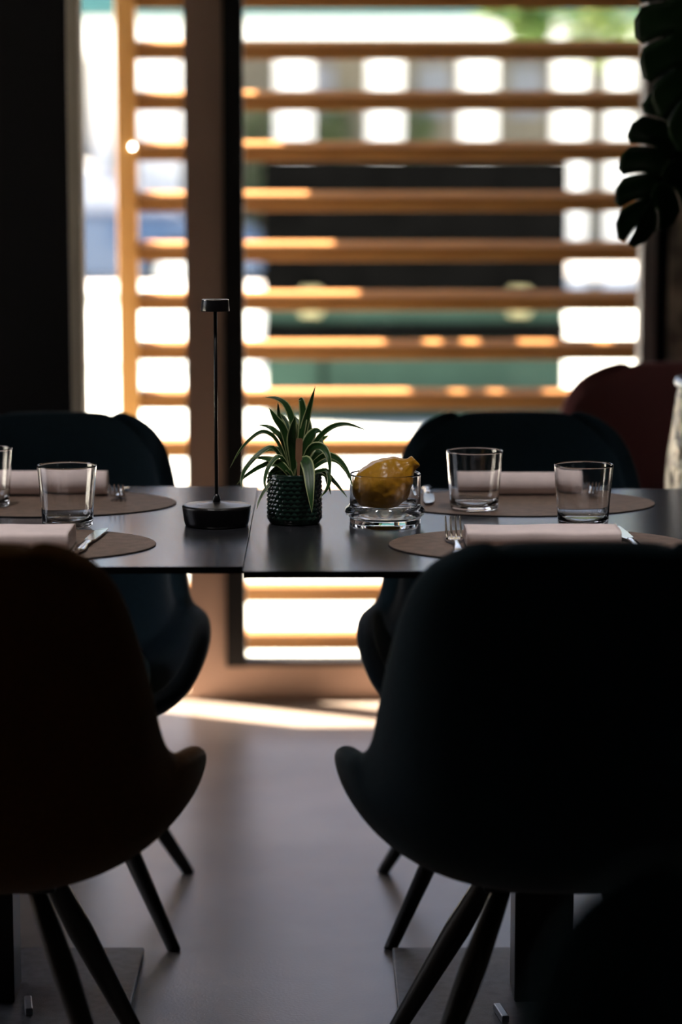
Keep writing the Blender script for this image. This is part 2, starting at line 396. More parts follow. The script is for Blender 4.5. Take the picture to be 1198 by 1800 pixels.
# colonnaded building
BY = 26.0
def xb(px, d): return (px-560)/4250*d*1.0
bd = thing('colonnaded_building', 'pale building with white columns and a teal roof edge far behind the screen', 'building', (0, BY, -.02))
obj('wall', BX(-9, 12, 1.2, 1.6, 0, 4.4), 'bwall', bd)
obj('fascia', BX(-9, 12, -.1, 1.6, z_at(82, BY), z_at(32, BY)), 'bwhite', bd)
obj('roof', BX(-9, 12, -.35, 1.8, z_at(30, BY), z_at(30, BY)+.5, bevel=.03), 'teal_roof', bd)
for px, wd in ((-60, 60), (78, 60), (185, 40), (282, 76), (518, 62), (676, 58), (838, 60), (999, 56), (1085, 44), (1160, 60), (1330, 60)):
    x = xb(px, BY); h = wd/2/4250*BY
    b = bmesh.new(); box(b, x-h, x+h, 0, 2*h, 0, z_at(78, BY), bevel=.015); box(b, x-h-.04, x+h+.04, -.04, 2*h+.04, 0, .18, bevel=.01); box(b, x-h-.03, x+h+.03, -.03, 2*h+.03, z_at(78, BY)-.1, z_at(78, BY)+.01, bevel=.01)
    obj('column', b, 'bwhite', bd)
for px in (560, 760, 920):
    x = xb(px, BY+1.2); obj('window', BX(x-.18, x+.18, 1.15, 1.2, 1.9, 2.45, bevel=.01), 'car_glass', bd)

def leaf_cloud(name, m, parent, blobs, n, size, kind='stuff'):
    b = bmesh.new()
    for _ in range(n):
        cx, cy, cz, r = random.choice(blobs)
        d = Vector((random.gauss(0, 1), random.gauss(0, 1), random.gauss(0, 1))).normalized()*r*random.uniform(.45, 1)
        p = Vector((cx, cy, cz))+d; s = size*random.uniform(.6, 1.3)
        q = Matrix.Rotation(random.uniform(0, 6.28), 3, 'Z') @ Matrix.Rotation(random.uniform(-1.2, 1.2), 3, 'X')
        v = [b.verts.new(p+q @ Vector(c)*s) for c in ((-.5, 0, 0), (0, -.3, .05), (.5, 0, 0), (0, .3, .05))]
        b.faces.new(v)
    o = obj(name, b, m, parent)
    if kind: o['kind'] = kind
    return o
def tree(lab, x, y, h, blobs, n, size, m='tree'):
    t = thing('leafy_tree', lab, 'tree', (x, y, -.02))
    b = bmesh.new(); tube(b, [(0, 0, 0), (.05, 0, h*.5), (0, .05, h)], [.14, .11, .06], 10)
    obj('trunk', b, 'bark', t, smooth=True)
    leaf_cloud('foliage', m, t, blobs, n, size)
tree('bright green leafy tree at upper right in front of the colonnaded building', xb(1140, 20)+.45, 20, 2.7, [(-1.7, 0, 2.72, .28), (-1.45, 0, 2.45, .18), (-.6, 0, 2.75, .5), (-1.3, 0, 2.85, .42), (0, .1, 2.9, .7), (.7, 0, 2.6, .6), (-.9, .1, 2.4, .28), (.3, 0, 3.4, .7)], 2600, .13)
#tree('green tree beside the left glazing behind the blue car', -3.1, 24.9, 2.0, [(0, 0, 2.0, .5), (.4, 0, 1.5, .45)], 900, .12)
for px, lab in ((585, 'small green bush between the first and second white columns'), (735, 'small green bush between the second and third white columns'), (455, 'small green bush left of the first white column')):
    t = thing('garden_bush', lab, 'bush', (xb(px, 25.8), 26.75, -.02), 0)
    b = bmesh.new(); tube(b, [(0, 0, 0), (0, 0, 1.2)], [.04, .02], 8); obj('stem', b, 'bark', t)
    leaf_cloud('foliage', 'bush', t, [(0, 0, 1.2, .36), (0, 0, 1.75, .28), (0, 0, .6, .35)], 700, .09)

# ------------------------------------------------------------------ tables
TZ = .74
def make_table(lab, x0, x1, y0, y1, px_, py_):
    t = thing('restaurant_table', lab, 'table', (px_, py_, 0), 0)
    bt = BX(x0-px_, x1-px_, y0-py_, y1-py_, TZ-.010, TZ, bevel=.0004)
    bmesh.ops.recalc_face_normals(bt, faces=bt.faces[:])
    for f_ in bt.faces: f_.material_index = 0 if f_.normal.z > .9 else 1
    obj('tabletop', bt, ['tabletop', 'table_edge'], t)
    b = bmesh.new(); box(b, -.045, .045, -.045, .045, .012, TZ-.012, bevel=.003); obj('column', b, 'black_metal', t)
    obj('mounting_plate', BX(-.2, .2, -.2, .2, TZ-.02, TZ-.0102, bevel=.001), 'black_metal', t)
    o = obj('base_plate', BX(-.225, .225, -.225, .225, 0, .012, bevel=.0025), 'plate', t)
    return t
make_table('square charcoal table on the left carrying the slim black lamp', -.965, -.1056, 3.305, 4.165, -.515, 3.635)
make_table('square charcoal table on the right carrying the potted plant and citrus', -.1045, .757, 3.265, 4.125, .345, 3.63)
for (x, y, lab) in ((-.445, 3.56, 'left'), (.275, 3.52, 'right')):
    b = bmesh.new(); box(b, -.006, .006, -.03, .03, .0, .012, bevel=.002)
    o = obj('levelling_wedge', b, 'plate_edge'); o.location = (x, y, .0125); o.rotation_euler = (0, 0, .15)
    tag(o, 'small metal wedge on the base plate beside the %s table column' % lab, 'wedge')

# ------------------------------------------------------------------ shell chairs
def shell_bm(W=1.0, Hs=1.0, fwd=1.0):
    # t, centre y, centre z, half width, rim forward, rim up
    T = [(0, .225, .395, .150, .000, .006),
         (.6, .205, .372, .215, -.004, .035),
         (1.4, .15, .352, .262, -.01, .085),
         (2.3, .05, .338, .286, -.005, .150),
         (3.2, -.05, .336, .284, .015, .172),
         (4.1, -.14, .348, .270, .055, .165),
         (4.9, -.20, .395, .253, .095, .125),
         (5.6, -.238, .47, .240, .105, .075),
         (6.5, -.270, .57, .231, .085, .040),
         (7.4, -.298, .67, .217, .065, .02),
         (8.2, -.325, .755, .199, .05, .005),
         (8.8, -.343, .805, .173, .035, -.008),
         (9.15, -.352, .826, .138, .022, -.010),
         (9.35, -.356, .833, .105, .01, -.006)]
    n = 34; nu = 20; b = bmesh.new(); rows = []
    for i in range(n+1):
        cy, cz, hw, rf, ru = lerp_table(T, 9.35*i/n)
        row = []
        for j in range(nu+1):
            a = (2*j/nu-1)*pi/2
            x = hw*sin(a)*W; g = (1-cos(a))**1.15
            zz = cz+ru*g
            if Hs != 1 and zz > .4: zz = .4+(zz-.4)*Hs
            row.append(b.verts.new((x, cy+rf*g*fwd, zz)))
        rows.append(row)
    for i in range(n):
        for j in range(nu):
            b.faces.new((rows[i][j], rows[i][j+1], rows[i+1][j+1], rows[i+1][j]))
    bmesh.ops.recalc_face_normals(b, faces=b.faces[:])
    return b

def cushion_bm(a, c, z0, z1, y0):
    b = bmesh.new(); n = 40; rings = []
    prof = [(0, z0), (.6, z0), (.9, z0+.003), (1, z0+(z1-z0)*.4), (.99, z0+(z1-z0)*.7), (.93, z1-.006), (.8, z1), (.4, z1+.004), (0, z1+.005)]
    for s, z in prof:
        if s == 0: rings.append([b.verts.new((0, y0, z))]); continue
        r = []
        for k in range(n):
            t = 2*pi*k/n; ct_, st = cos(t), sin(t)
            r.append(b.verts.new((a*s*abs(ct_)**.6*(1 if ct_ > 0 else -1), y0+c*s*abs(st)**.6*(1 if st > 0 else -1), z)))
        rings.append(r)
    for i in range(len(rings)-1):
        p, q = rings[i], rings[i+1]
        for k in range(n):
            k2 = (k+1) % n
            if len(p) == 1: b.faces.new((p[0], q[k2], q[k]))
            elif len(q) == 1: b.faces.new((p[k], p[k2], q[0]))
            else: b.faces.new((p[k], p[k2], q[k2], q[k]))
    bmesh.ops.recalc_face_normals(b, faces=b.faces[:])
    return b

def make_chair(label, fab, loc, rz, feet=((.25, .29, .075, .10), (.25, -.16, .075, -.04)), W=1.0, Hs=1.0, name='shell_chair', cat='chair', group=None):
    t = thing(name, label, cat, loc, rz, group)
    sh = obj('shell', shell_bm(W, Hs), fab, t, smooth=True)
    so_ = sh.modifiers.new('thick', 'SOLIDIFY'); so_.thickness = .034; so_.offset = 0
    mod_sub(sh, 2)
    cu = obj('seat_cushion', cushion_bm(.195*W, .175, .372, .445, .045), 'blue_seat_lit' if fab == 'blue' else fab, t, smooth=True)
    b = bmesh.new(); box(b, -.10, .10, -.08, .10, .314, .326, bevel=.004); obj('underframe', b, 'black_metal', t)
    for sx in (-1, 1):
        for (foot, ft, top, tp) in feet:
            b = bmesh.new(); P0 = Vector((sx*top, tp, .325)); P1 = Vector((sx*foot, ft, 0.0))
            pts = [P0.lerp(P1, f) for f in (0, .15, .35, .6, .85, .985)]
            pts.append(P1); tube(b, pts, [.012, .0155, .0185, .0155, .0125, .011, .0105], 14)
            for v in b.verts: v.co.z = max(v.co.z, 0)
            obj('leg', b, 'darkleg', t, smooth=False)
    return t

BO = .356   # back top offset behind the chair origin
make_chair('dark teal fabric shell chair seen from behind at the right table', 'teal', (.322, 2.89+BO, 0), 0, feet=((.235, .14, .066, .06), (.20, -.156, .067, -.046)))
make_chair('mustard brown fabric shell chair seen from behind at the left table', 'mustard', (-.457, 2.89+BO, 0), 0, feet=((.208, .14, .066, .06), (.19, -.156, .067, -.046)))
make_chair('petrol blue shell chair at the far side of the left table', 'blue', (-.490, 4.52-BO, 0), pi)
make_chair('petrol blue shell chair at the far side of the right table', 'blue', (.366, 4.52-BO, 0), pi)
make_chair('blurred dark teal chair in the lower right corner nearest the camera', 'teal_lit', (.345, 1.56-BO, 0), pi)
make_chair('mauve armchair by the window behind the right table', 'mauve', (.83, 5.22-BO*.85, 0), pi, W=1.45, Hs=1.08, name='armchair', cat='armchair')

# ------------------------------------------------------------------ place settings
def make_mat(label, x, y):
    t = thing('placemat', label, 'placemat', (x, y, TZ), 0, 'oval brown placemats')
    b = bmesh.new(); n = 96; a, c = .2205, .160
    def ring(s, z): return [b.verts.new(((a+s)*cos(2*pi*k/n), (c+s)*sin(2*pi*k/n), z)) for k in range(n)]
    R = [ring(-.001, .0002), ring(0, .0012), ring(-.0008, .0020)]
    for i in range(2):
        for k in range(n): b.faces.new((R[i][k], R[i][(k+1) % n], R[i+1][(k+1) % n], R[i+1][k])).material_index = 1
    b.faces.new(R[2]); b.faces.new(R[0][::-1])
    m = obj('placemat', b, ['mat_leather', 'mat_edge']); m.location = (x, y, TZ); m.visible_shadow = True
    C.objects.unlink(t); bpy.data.objects.remove(t)
    return tag(m, label, 'placemat')
make_mat('oval brown placemat at near side of the left table', -.459, 3.50)
make_mat('oval brown placemat at near side of the right table', .322, 3.495)
make_mat('oval brown placemat at far side of the left table', -.455, 3.945)
make_mat('oval brown placemat at far side of the right table', .332, 3.945)
MZ = TZ+.0022

def napkin_fold(label, x, y, L, D, H, rz=0):
    """napkin folded into a soft flat packet with visible fold layers at its ends"""
    b = bmesh.new(); nx = 40; pr = []
    N = 28
    for k in range(N):
        t = 2*pi*k/N; ct_, st = cos(t), sin(t)
        pr.append((D/2*abs(ct_)**.35*(1 if ct_ > 0 else -1), H/2*(1+abs(st)**.5*(1 if st > 0 else -1))))
    rows = []
    for i in range(nx+1):
        X = -L/2+L*i/nx; row = []
        for (yy_, zz_) in pr:
            nz = noise.noise(Vector((X*18+x*9, yy_*20, 1.3)))*.0016
            row.append(b.verts.new((X, yy_*(1+.02*sin(X*30)), max(0.0, zz_+(nz if zz_ > H*.5 else 0)))))
        rows.append(row)
    for i in range(nx):
        for k in range(N): b.faces.new((rows[i][k], rows[i+1][k], rows[i+1][(k+1) % N], rows[i][(k+1) % N])).smooth = True
    # fold layers: concentric inset rings at both ends
    for row, sgn in ((rows[0], 1), (rows[-1], -1)):
        c = Vector((row[0].co.x, 0, H/2)); prev = row
        for q, (sc, dx) in enumerate(((.94, 0), (.86, .006), (.74, .001), (.62, .008), (.45, .002), (.25, .006))):
            r = [b.verts.new((c.x+sgn*dx, v.co.y*sc, H/2+(v.co.z-H/2)*sc)) for v in row]
            for k in range(N): b.faces.new((prev[k], prev[(k+1) % N], r[(k+1) % N], r[k]))
            prev = r
        b.faces.new(prev)
    bmesh.ops.recalc_face_normals(b, faces=b.faces[:])
    o = obj('folded_napkin', b, 'linen'); o.location = (x, y, MZ); o.rotation_euler = (0, 0, rz)
    return tag(o, label, 'napkin')
def napkin_roll(label, x, y, L, R, rz=0):
    """napkin rolled up: a spiral of cloth swept along its length"""
    b = bmesh.new(); nx = 30; pr = []
    turns = 2.6; N = 90; th = .0022
    for k in range(N+1):
        f = k/N; a = f*turns*2*pi; r = .006+(R-.006)*f
        pr.append((r*cos(a+1.45), r*sin(a+1.45)*.93))
    zmin = min(p[1] for p in pr)
    rows = []
    for i in range(nx+1):
        X = -L/2+L*i/nx; row = []
        for k, (yy_, zz_) in enumerate(pr):
            e = .004*(k/N)*sin(3*k/N*pi)
            row.append(b.verts.new((X*(1+e*0), yy_+noise.noise(Vector((X*14, k*.02, x)))*.0012, zz_-zmin+.0012)))
        rows.append(row)
    for i in range(nx):
        for k in range(N): b.faces.new((rows[i][k], rows[i+1][k], rows[i+1][k+1], rows[i][k+1])).smooth = True
    o = obj('rolled_napkin', b, 'linen'); o.location = (x, y, MZ); o.rotation_euler = (0, 0, rz)
    s = o.modifiers.new('thick', 'SOLIDIFY'); s.thickness = .0018; s.offset = 0
    return tag(o, label, 'napkin')
napkin_fold('folded blush napkin on the near placemat of the right table', .326, 3.50, .224, .085, .024)
napkin_fold('folded blush napkin on the near placemat of the left table', -.470, 3.475, .224, .10, .028, radians(-1))
napkin_roll('rolled blush napkin on the far placemat of the right table', .334, 4.035, .214, .0215)
napkin_roll('rolled blush napkin on the far placemat of the left table', -.462, 4.035, .214, .0235)

# cutlery, pointing +y, origin at handle end
def ribbon(b, rows, th=.0022):
    """rows: (y, half width, z, thickness scale)"""
    prev = None
    for (y, hw, z, ts) in rows:
        h = th*ts/2
        q = [b.verts.new((-hw, y, z)), b.verts.new((-hw*.6, y, z+h)), b.verts.new((hw*.6, y, z+h)), b.verts.new((hw, y, z)), b.verts.new((hw*.6, y, z-h)), b.verts.new((-hw*.6, y, z-h))]
        if prev:
            for k in range(6): b.faces.new((prev[k], prev[(k+1) % 6], q[(k+1) % 6], q[k])).smooth = True
        else: b.faces.new(q[::-1])
        prev = q
    b.faces.new(prev)
def fork(label, x, y, rz):
    b = bmesh.new()
    hd = [(0, .004, .003), (.006, .0095, .003), (.02, .0115, .0035), (.04, .008, .005), (.07, .0045, .008), (.10, .0035, .009), (.12, .0042, .007), (.132, .009, .0045), (.142, .0125, .0045), (.150, .0128, .0065)]
    tab = [(r[0], r[1], r[2]) for r in hd]
    ribbon(b, [(q, *lerp_table(tab, q), 1.6 if .04 < q < .12 else 1.1) for q in [.150*i/40 for i in range(41)]])
    t = obj('dinner_fork', b, 'steel')
    for i in range(4):
        b = bmesh.new(); xo = (-1.5+i)*.0072
        rows = []
        for kk in range(13):
            f = kk/12; rows.append((.147+.048*f, .0022*(1-.45*f), .0058+.004*f+.021*f*f, 1.0))
        ribbon(b, rows, .0026); bmesh.ops.translate(b, vec=(xo, 0, 0), verts=b.verts)
        for v in b.verts: v.co.x = v.co.x*(1+.0*v.co.y)
        obj('tine', b, 'steel', t)
    t.location = (x, y, MZ); t.rotation_euler = (0, 0, rz)
    return tag(t, label, 'fork')
def knife(label, x, y, rz):
    b = bmesh.new()
    tab = [(0, .004, .004), (.008, .0085, .004), (.03, .009, .0045), (.06, .006, .005), (.085, .0062, .005), (.095, .0048, .004)]
    ribbon(b, [(q, *lerp_table(tab, q), 2.6) for q in [.095*i/26 for i in range(27)]])
    t = obj('table_knife', b, 'steel')
    b = bmesh.new(); rows = []
    pts = [(.093, -.0045, .0045), (.105, -.0085, .0075), (.15, -.0095, .0085), (.19, -.009, .0085), (.208, -.005, .0082), (.216, .002, .0078), (.219, .006, .0070)]
    vt = []; vb = []
    for (q, l, r) in pts:
        vt.append((b.verts.new((l, q, .0052)), b.verts.new((r, q, .0058)))); vb.append((b.verts.new((l, q, .0046)), b.verts.new((r, q, .0038))))
    for i in range(len(pts)-1):
        b.faces.new((vt[i][0], vt[i][1], vt[i+1][1], vt[i+1][0])); b.faces.new((vb[i][0], vb[i+1][0], vb[i+1][1], vb[i][1]))
        b.faces.new((vt[i][0], vt[i+1][0], vb[i+1][0], vb[i][0])); b.faces.new((vt[i][1], vb[i][1], vb[i+1][1], vt[i+1][1]))
    b.faces.new((vt[0][0], vb[0][0], vb[0][1], vt[0][1])); b.faces.new((vt[-1][0], vt[-1][1], vb[-1][1], vb[-1][0]))
    bmesh.ops.recalc_face_normals(b, faces=b.faces[:])
    obj('blade', b, 'steel', t)
    t.location = (x, y, MZ); t.rotation_euler = (0, 0, rz)
    return tag(t, label, 'knife')
fork('steel fork left of the near napkin on the right table', .199, 3.366, 0)
fork('steel fork beside the rolled napkin on the far left placemat', -.336, 4.13, pi+.02)
fork('steel fork beside the rolled napkin on the far right placemat', .464, 4.135, pi-.04)
knife('steel knife right of the near napkin on the right table', .462, 3.415, .06)
knife('steel knife beside the folded napkin on the near left placemat', -.345, 3.405, -.09)
knife('steel knife left of the rolled napkin on the far right placemat', .186, 4.115, pi-.03)

def tumbler(label, x, y):
    R, r, H, t = .0455, .0385, .0955, .0014
    prof = [(0, .0003), (r-.006, .0), (r-.002, .0008), (r, .004)]
    prof.append((r+(R-r)*.03, .0065))
    for i in range(1, 9): f = i/8; prof.append((r+(R-r)*f, .004+(H-.004)*f))
    prof[-1] = (R-.00002, H-.0030); prof += [(R, H-.0008)]; prof += [(R-t*.5, H), (R-t, H-.0008), (R-t-.00002, H-.0030)]
    for i in range(1, 8): f = i/8; prof.append((R-t-(R-r)*f, H-(H-.012)*f))
    prof += [(r-t-.002, .0105), (r-.008, .0075), (r-.018, .0062), (0, .0055)]
    b = bmesh.new(); lathe(b, prof, 96)
    o = obj('water_glass', b, 'glass', smooth=True); o.location = (x, y, TZ+.0004)
    return tag(o, label, 'glass')
tumbler('clear water glass behind the near napkin on the left table', -.385, 3.672)
tumbler('clear water glass at the left edge of the photo in front of the far left napkin', -.542, 3.90+.0)
tumbler('clear water glass in front of the far napkin on the right table', .250, 3.857)
tumbler('clear water glass behind the near napkin on the right table', .405, 3.672)
for o in C.objects:
    if o.name.startswith('water_glass'):
        # raise those standing on a mat
        x, y = o.location.x, o.location.y
        for mx_, my in ((-.459, 3.50), (.322, 3.495), (-.455, 3.945), (.332, 3.945)):
            if ((x-mx_)/.255)**2+((y-my)/.195)**2 < 1: o.location.z = MZ+.0002

# ------------------------------------------------------------------ table lamp
lp = thing('table_lamp', 'slim black cordless table lamp standing on the left table', 'lamp', (-.158, 3.70, TZ))
b = bmesh.new(); lathe(b, [(0, 0), (.046, 0), (.0485, .0015), (.0500, .006), (.0530, .0275), (.0530, .030), (.0515, .0318), (.045, .0325), (.015, .0355), (.009, .037), (0, .037)], 96); obj('base', b, 'lamp_black', lp, smooth=True)
b = bmesh.new(); lathe(b, [(0, .035), (.0055, .036), (.0062, .040), (.0052, .044), (.0030, .049), (0, .05)], 32); obj('collar', b, 'lamp_black', lp, smooth=True)
b = bmesh.new(); tube(b, [(0, 0, .045), (0, 0, .3345)], .0027, 20); obj('pole', b, 'lamp_black', lp)
b = bmesh.new(); lathe(b, [(0, .3315), (.018, .3315), (.0205, .3305), (.0218, .3305), (.0220, .3315), (.0205, .3470), (.0200, .3480), (.0190, .3485), (0, .3485)], 64); hd = obj('lamp_shade', b, 'lamp_black', lp, smooth=True)
b = bmesh.new(); lathe(b, [(.0195, .3484), (.0204, .3484), (.0207, .3476), (.0203, .3472)], 64, closed=True); tag(obj('rim', b, 'steel', hd, smooth=True), 'thin bright rim')
b = bmesh.new(); lathe(b, [(.0072, .0338), (.0078, .0343), (.0084, .0338)], 32, cx=-.021, cy=-.012); tag(obj('touch_button', b, 'steel', lp, smooth=True), 'round touch button mark on the base')

# ------------------------------------------------------------------ potted spider plant
PX, PY = -.038, 3.725
pl = thing('potted_spider_plant', 'variegated spider plant in a dark green embossed pot on the right table', 'plant', (PX, PY, TZ))
b = bmesh.new(); seg = 144; rows = 60
Rp, Hp = .0415, .078
rings = []
def pot_r(z):
    if z < .006: return .036+(.006)*(1-(1-z/.006)**2)**.5*.8
    return Rp
for i in range(rows+1):
    z = Hp*i/rows; ring = []
    band = z/(Hp*.96)*11
    for k in range(seg):
        a = 2*pi*k/seg; r = pot_r(z)
        if .006 < z < Hp-.006:
            colm = a/(2*pi)*26+(.5 if int(band) % 2 else 0)
            u_, v_ = colm % 1-.5, band % 1-.5
            r += .0018*max(0, 1-(u_*u_+v_*v_)*4.2)**.6
        ring.append(b.verts.new((r*cos(a), r*sin(a), z)))
    rings.append(ring)
for (r, z) in ((Rp-.001, Hp+.001), (Rp-.0035, Hp), (Rp-.0045, Hp-.01), (Rp-.005, .012)):
    rings.append([b.verts.new((r*cos(2*pi*k/seg), r*sin(2*pi*k/seg), z)) for k in range(seg)])
for i in range(len(rings)-1):
    for k in range(seg): b.faces.new((rings[i][k], rings[i][(k+1) % seg], rings[i+1][(k+1) % seg], rings[i+1][k])).smooth = True
b.faces.new(rings[0][::-1]); b.faces.new(rings[-1])
bmesh.ops.recalc_face_normals(b, faces=b.faces[:])
obj('pot', b, 'pot', pl)
b = bmesh.new(); lathe(b, [(0, .070), (.02, .071), (.0368, .068)], 40)
for v in b.verts: v.co.z += noise.noise(v.co*150)*.003
obj('soil', b, 'soil', pl, smooth=True)

def blade_leaf(pts, width, wprof=None, fold=.25, mname='spider', parent=None, name='leaf', twist=0):
    """strap leaf along pts with a folded midrib; UV x runs across"""
    n = 22; cs = spline(pts, n); b = bmesh.new(); uvl = b.loops.layers.uv.new('UVMap'); rows = []
    out = Vector((cs[-1].x-cs[0].x, cs[-1].y-cs[0].y, 0))
    if out.length < .012: out = Vector((.3, -1, 0))
    face = Vector((random.uniform(-.3, .3), -1, random.uniform(.1, .9))).normalized()
    for i, p in enumerate(cs):
        f = i/(n-1); t = (cs[min(i+1, n-1)]-cs[max(i-1, 0)]).normalized()
        sd = t.cross(face); sd = Matrix.Rotation(twist*f, 3, t) @ sd
        sd = (sd-t*sd.dot(t)).normalized(); nn = sd.cross(t).normalized()
        wv = width/2*(.45+.55*min(1, f/.35))*(1-max(0, (f-.45)/.55)**1.7)
        row = []
        for u in (-1, -.5, 0, .5, 1):
            row.append((b.verts.new(p+sd*(u*wv)+nn*(fold*abs(u)*wv)), (u+1)/2, f))
        rows.append(row)
    for i in range(n-1):
        for k in range(4):
            q = [rows[i][k], rows[i][k+1], rows[i+1][k+1], rows[i+1][k]]
            try: fc = b.faces.new([v[0] for v in q])
            except ValueError: continue
            fc.smooth = True
            for l, v in zip(fc.loops, q): l[uvl].uv = (v[1], v[2])
    o = obj(name, b, mname, parent)
    s = o.modifiers.new('thick', 'SOLIDIFY'); s.thickness = .0005; s.offset = 0
    return o
ZS = 3.328*1133
LV = [  # pixel-traced leaf curves (crop pixels), depth at tip (toward camera negative), width
    ([(400, 530), (435, 340), (468, 200), (511, 50)], .005, 52),
    ([(392, 530), (428, 330), (440, 220), (428, 140), (415, 150)], .02, 50),
    ([(384, 530), (392, 350), (352, 190), (290, 130), (213, 121)], .015, 48),
    ([(376, 530), (335, 330), (280, 230), (241, 168)], -.01, 52),
    ([(385, 530), (335, 320), (300, 240), (292, 152)], .02, 34),
    ([(392, 530), (375, 390), (380, 290), (395, 200)], -.02, 66),
    ([(400, 530), (350, 330), (330, 270), (300, 225)], .03, 50),
    ([(376, 520), (300, 380), (235, 310), (170, 312), (80, 385), (12, 492)], -.03, 26),
    ([(384, 520), (320, 380), (270, 320), (230, 295), (168, 293)], .02, 40),
    ([(384, 520), (280, 415), (205, 412), (115, 490), (80, 560), (83, 605)], -.045, 34),
    ([(388, 535), (310, 500), (225, 460), (125, 440)], -.03, 60),
    ([(372, 535), (280, 500), (195, 518), (110, 572), (50, 630)], .01, 30),
    ([(390, 520), (310, 452), (245, 485), (216, 560), (230, 618)], -.06, 34),
    ([(360, 535), (300, 560), (228, 615), (185, 670), (168, 715)], -.055, 22),
    ([(420, 520), (500, 390), (590, 295), (690, 272), (812, 308)], .0, 34),
    ([(420, 520), (455, 390), (505, 305), (552, 294)], -.02, 66),
    ([(430, 530), (475, 410), (545, 382), (590, 430), (600, 550)], -.05, 50),
    ([(430, 530), (540, 455), (620, 438), (692, 490), (735, 585)], -.055, 38),
    ([(430, 530), (560, 490), (640, 502), (690, 560), (706, 612)], .02, 40),
    ([(430, 540), (540, 535), (620, 590), (702, 672)], -.03, 34),
    ([(410, 530), (440, 470), (470, 500), (482, 600), (493, 720)], -.075, 78),
    ([(430, 540), (560, 525), (592, 570), (575, 620), (538, 648)], -.05, 30),
    ([(420, 530), (510, 470), (540, 420), (542, 365)], .03, 56),
    ([(430, 540), (555, 560), (585, 620), (601, 686)], .0, 26),
    ([(400, 530), (450, 440), (470, 330), (450, 240), (420, 210)], .03, 50),
    ([(395, 530), (350, 470), (300, 440), (250, 450), (215, 480)], .05, 46),
    ([(400, 530), (450, 480), (520, 480), (575, 500), (600, 540)], .05, 46),
    ([(380, 535), (320, 520), (270, 530), (235, 560)], .04, 50),
    ([(396, 530), (380, 420), (330, 340), (300, 330)], .045, 55),
    ([(404, 530), (430, 400), (400, 300), (370, 215)], .01, 60),
    ([(410, 530), (440, 420), (430, 330), (385, 260)], .045, 55),
    ([(405, 530), (480, 440), (530, 400), (590, 390)], .06, 48),
    ([(390, 535), (350, 530), (300, 520), (255, 535), (230, 570)], -.02, 40),
]
for pts, dy, wd in LV:
    P = []
    for i, (zx, zy) in enumerate(pts):
        f = i/(len(pts)-1)
        yo = dy*f**1.1+random.uniform(-.004, .004)*(i > 0)
        xo = (zx-388)/ZS; zo = .080-(zy-560)/ZS-.003
        if i == 0: xo *= .5; zo = .066; yo = 0
        # a point nearer the lens sits lower in the picture: undo that small shift
        P.append((xo*(1+yo/3.7), yo, zo+(-yo)*(-.135)))
    if pts[0][1] >= 520 and abs(P[0][0]) > .02: pass
    blade_leaf(P, wd/ZS*.95, parent=pl, twist=random.uniform(-.5, .5), fold=random.uniform(.15, .45))
# wooden tag
b = bmesh.new()
ol = [(-.0020, 0), (.0020, 0), (.0022, .028), (.0050, .034), (.0054, .062), (.0045, .066), (-.0045, .066), (-.0054, .062), (-.0050, .034), (-.0022, .028)]
vs_ = [b.verts.new((x, 0, z)) for x, z in ol]; f = b.faces.new(vs_)
r = bmesh.ops.extrude_face_region(b, geom=[f]); bmesh.ops.translate(b, vec=(0, .0015, 0), verts=[v for v in r['geom'] if isinstance(v, bmesh.types.BMVert)])
bmesh.ops.recalc_face_normals(b, faces=b.faces[:])
o = obj('plant_tag', b, 'tag', pl); o.location = (.006, -.034, .070); o.rotation_euler = (.05, .03, 0); tag(o, 'small wooden tag stuck in the soil')

# ------------------------------------------------------------------ glass dish with the citrus
bx_, by_ = .102, 3.702
prof = [(0, .004), (.046, .004), (.050, 0), (.0545, 0), (.0555, .002), (.0550, .010), (.0560, .0135), (.0605, .0165), (.0625, .0215), (.0612, .0265), (.0570, .0295), (.0552, .033), (.0549, .036), (.0549, .05), (.0549, .0775), (.0549, .0797),
        (.0540, .0805), (.0528, .0801), (.0524, .0793), (.0524, .0775), (.0524, .05), (.0520, .030), (.0500, .020), (.046, .0145), (0, .0125)]
b = bmesh.new(); lathe(b, prof, 128)
o = obj('glass_dish', b, 'glass', smooth=True); o.location = (bx_, by_, TZ+.0003)
tag(o, 'clear round glass dish with a rolled foot holding the large citrus', 'dish')
b = bmesh.new(); bmesh.ops.create_uvsphere(b, u_segments=96, v_segments=64, radius=1)
ax = Vector((1, 0, 0))
for v in b.verts:
    p = v.co.normalized(); x, y, z = p.z, p.y, -p.x      # x is now the long axis
    fat = 1.0+.10*x*(-1)
    rr = 1+.055*noise.noise(Vector((x*1.6, y*1.6, z*1.6))+Vector((3, 1, 2)))*2+.018*noise.noise(Vector((x*4.5, y*4.5, z*4.5)))*2
    rr += .02*sin(math.atan2(z, y)*7)*(1-x*x)
    X = x*.0475*rr; Y = y*.0425*rr*fat; Z = z*.0425*rr*fat
    v.co = Vector((X, Y, Z))
    k = max(0, min(1, (x-.86)/.14))      # short blunt nipple at one end
    if k > 0:
        rad = sqrt(Y*Y+Z*Z)
        if rad > 1e-6:
            tgt = .0105*sqrt(max(0, 1-max(0, (k-.6)/.4)**2)); kk = min(1, k*3); nr = min(rad, rad*(1-kk)+tgt*kk)
            v.co.y = Y/rad*nr; v.co.z = Z/rad*nr
        v.co.x += .0125*min(1, k*1.6)
rot = Matrix.Rotation(radians(-37), 3, 'Y')
for v in b.verts: v.co = rot @ v.co
o = obj('large_citrus', b, 'citrus', smooth=True)
zmin = min((v.co.z for v in o.data.vertices))
o.location = (bx_-.002, by_, TZ+.0135-zmin)
tag(o, 'large bumpy yellow citrus fruit resting in the glass dish', 'fruit')
mod_sub(o, 1)

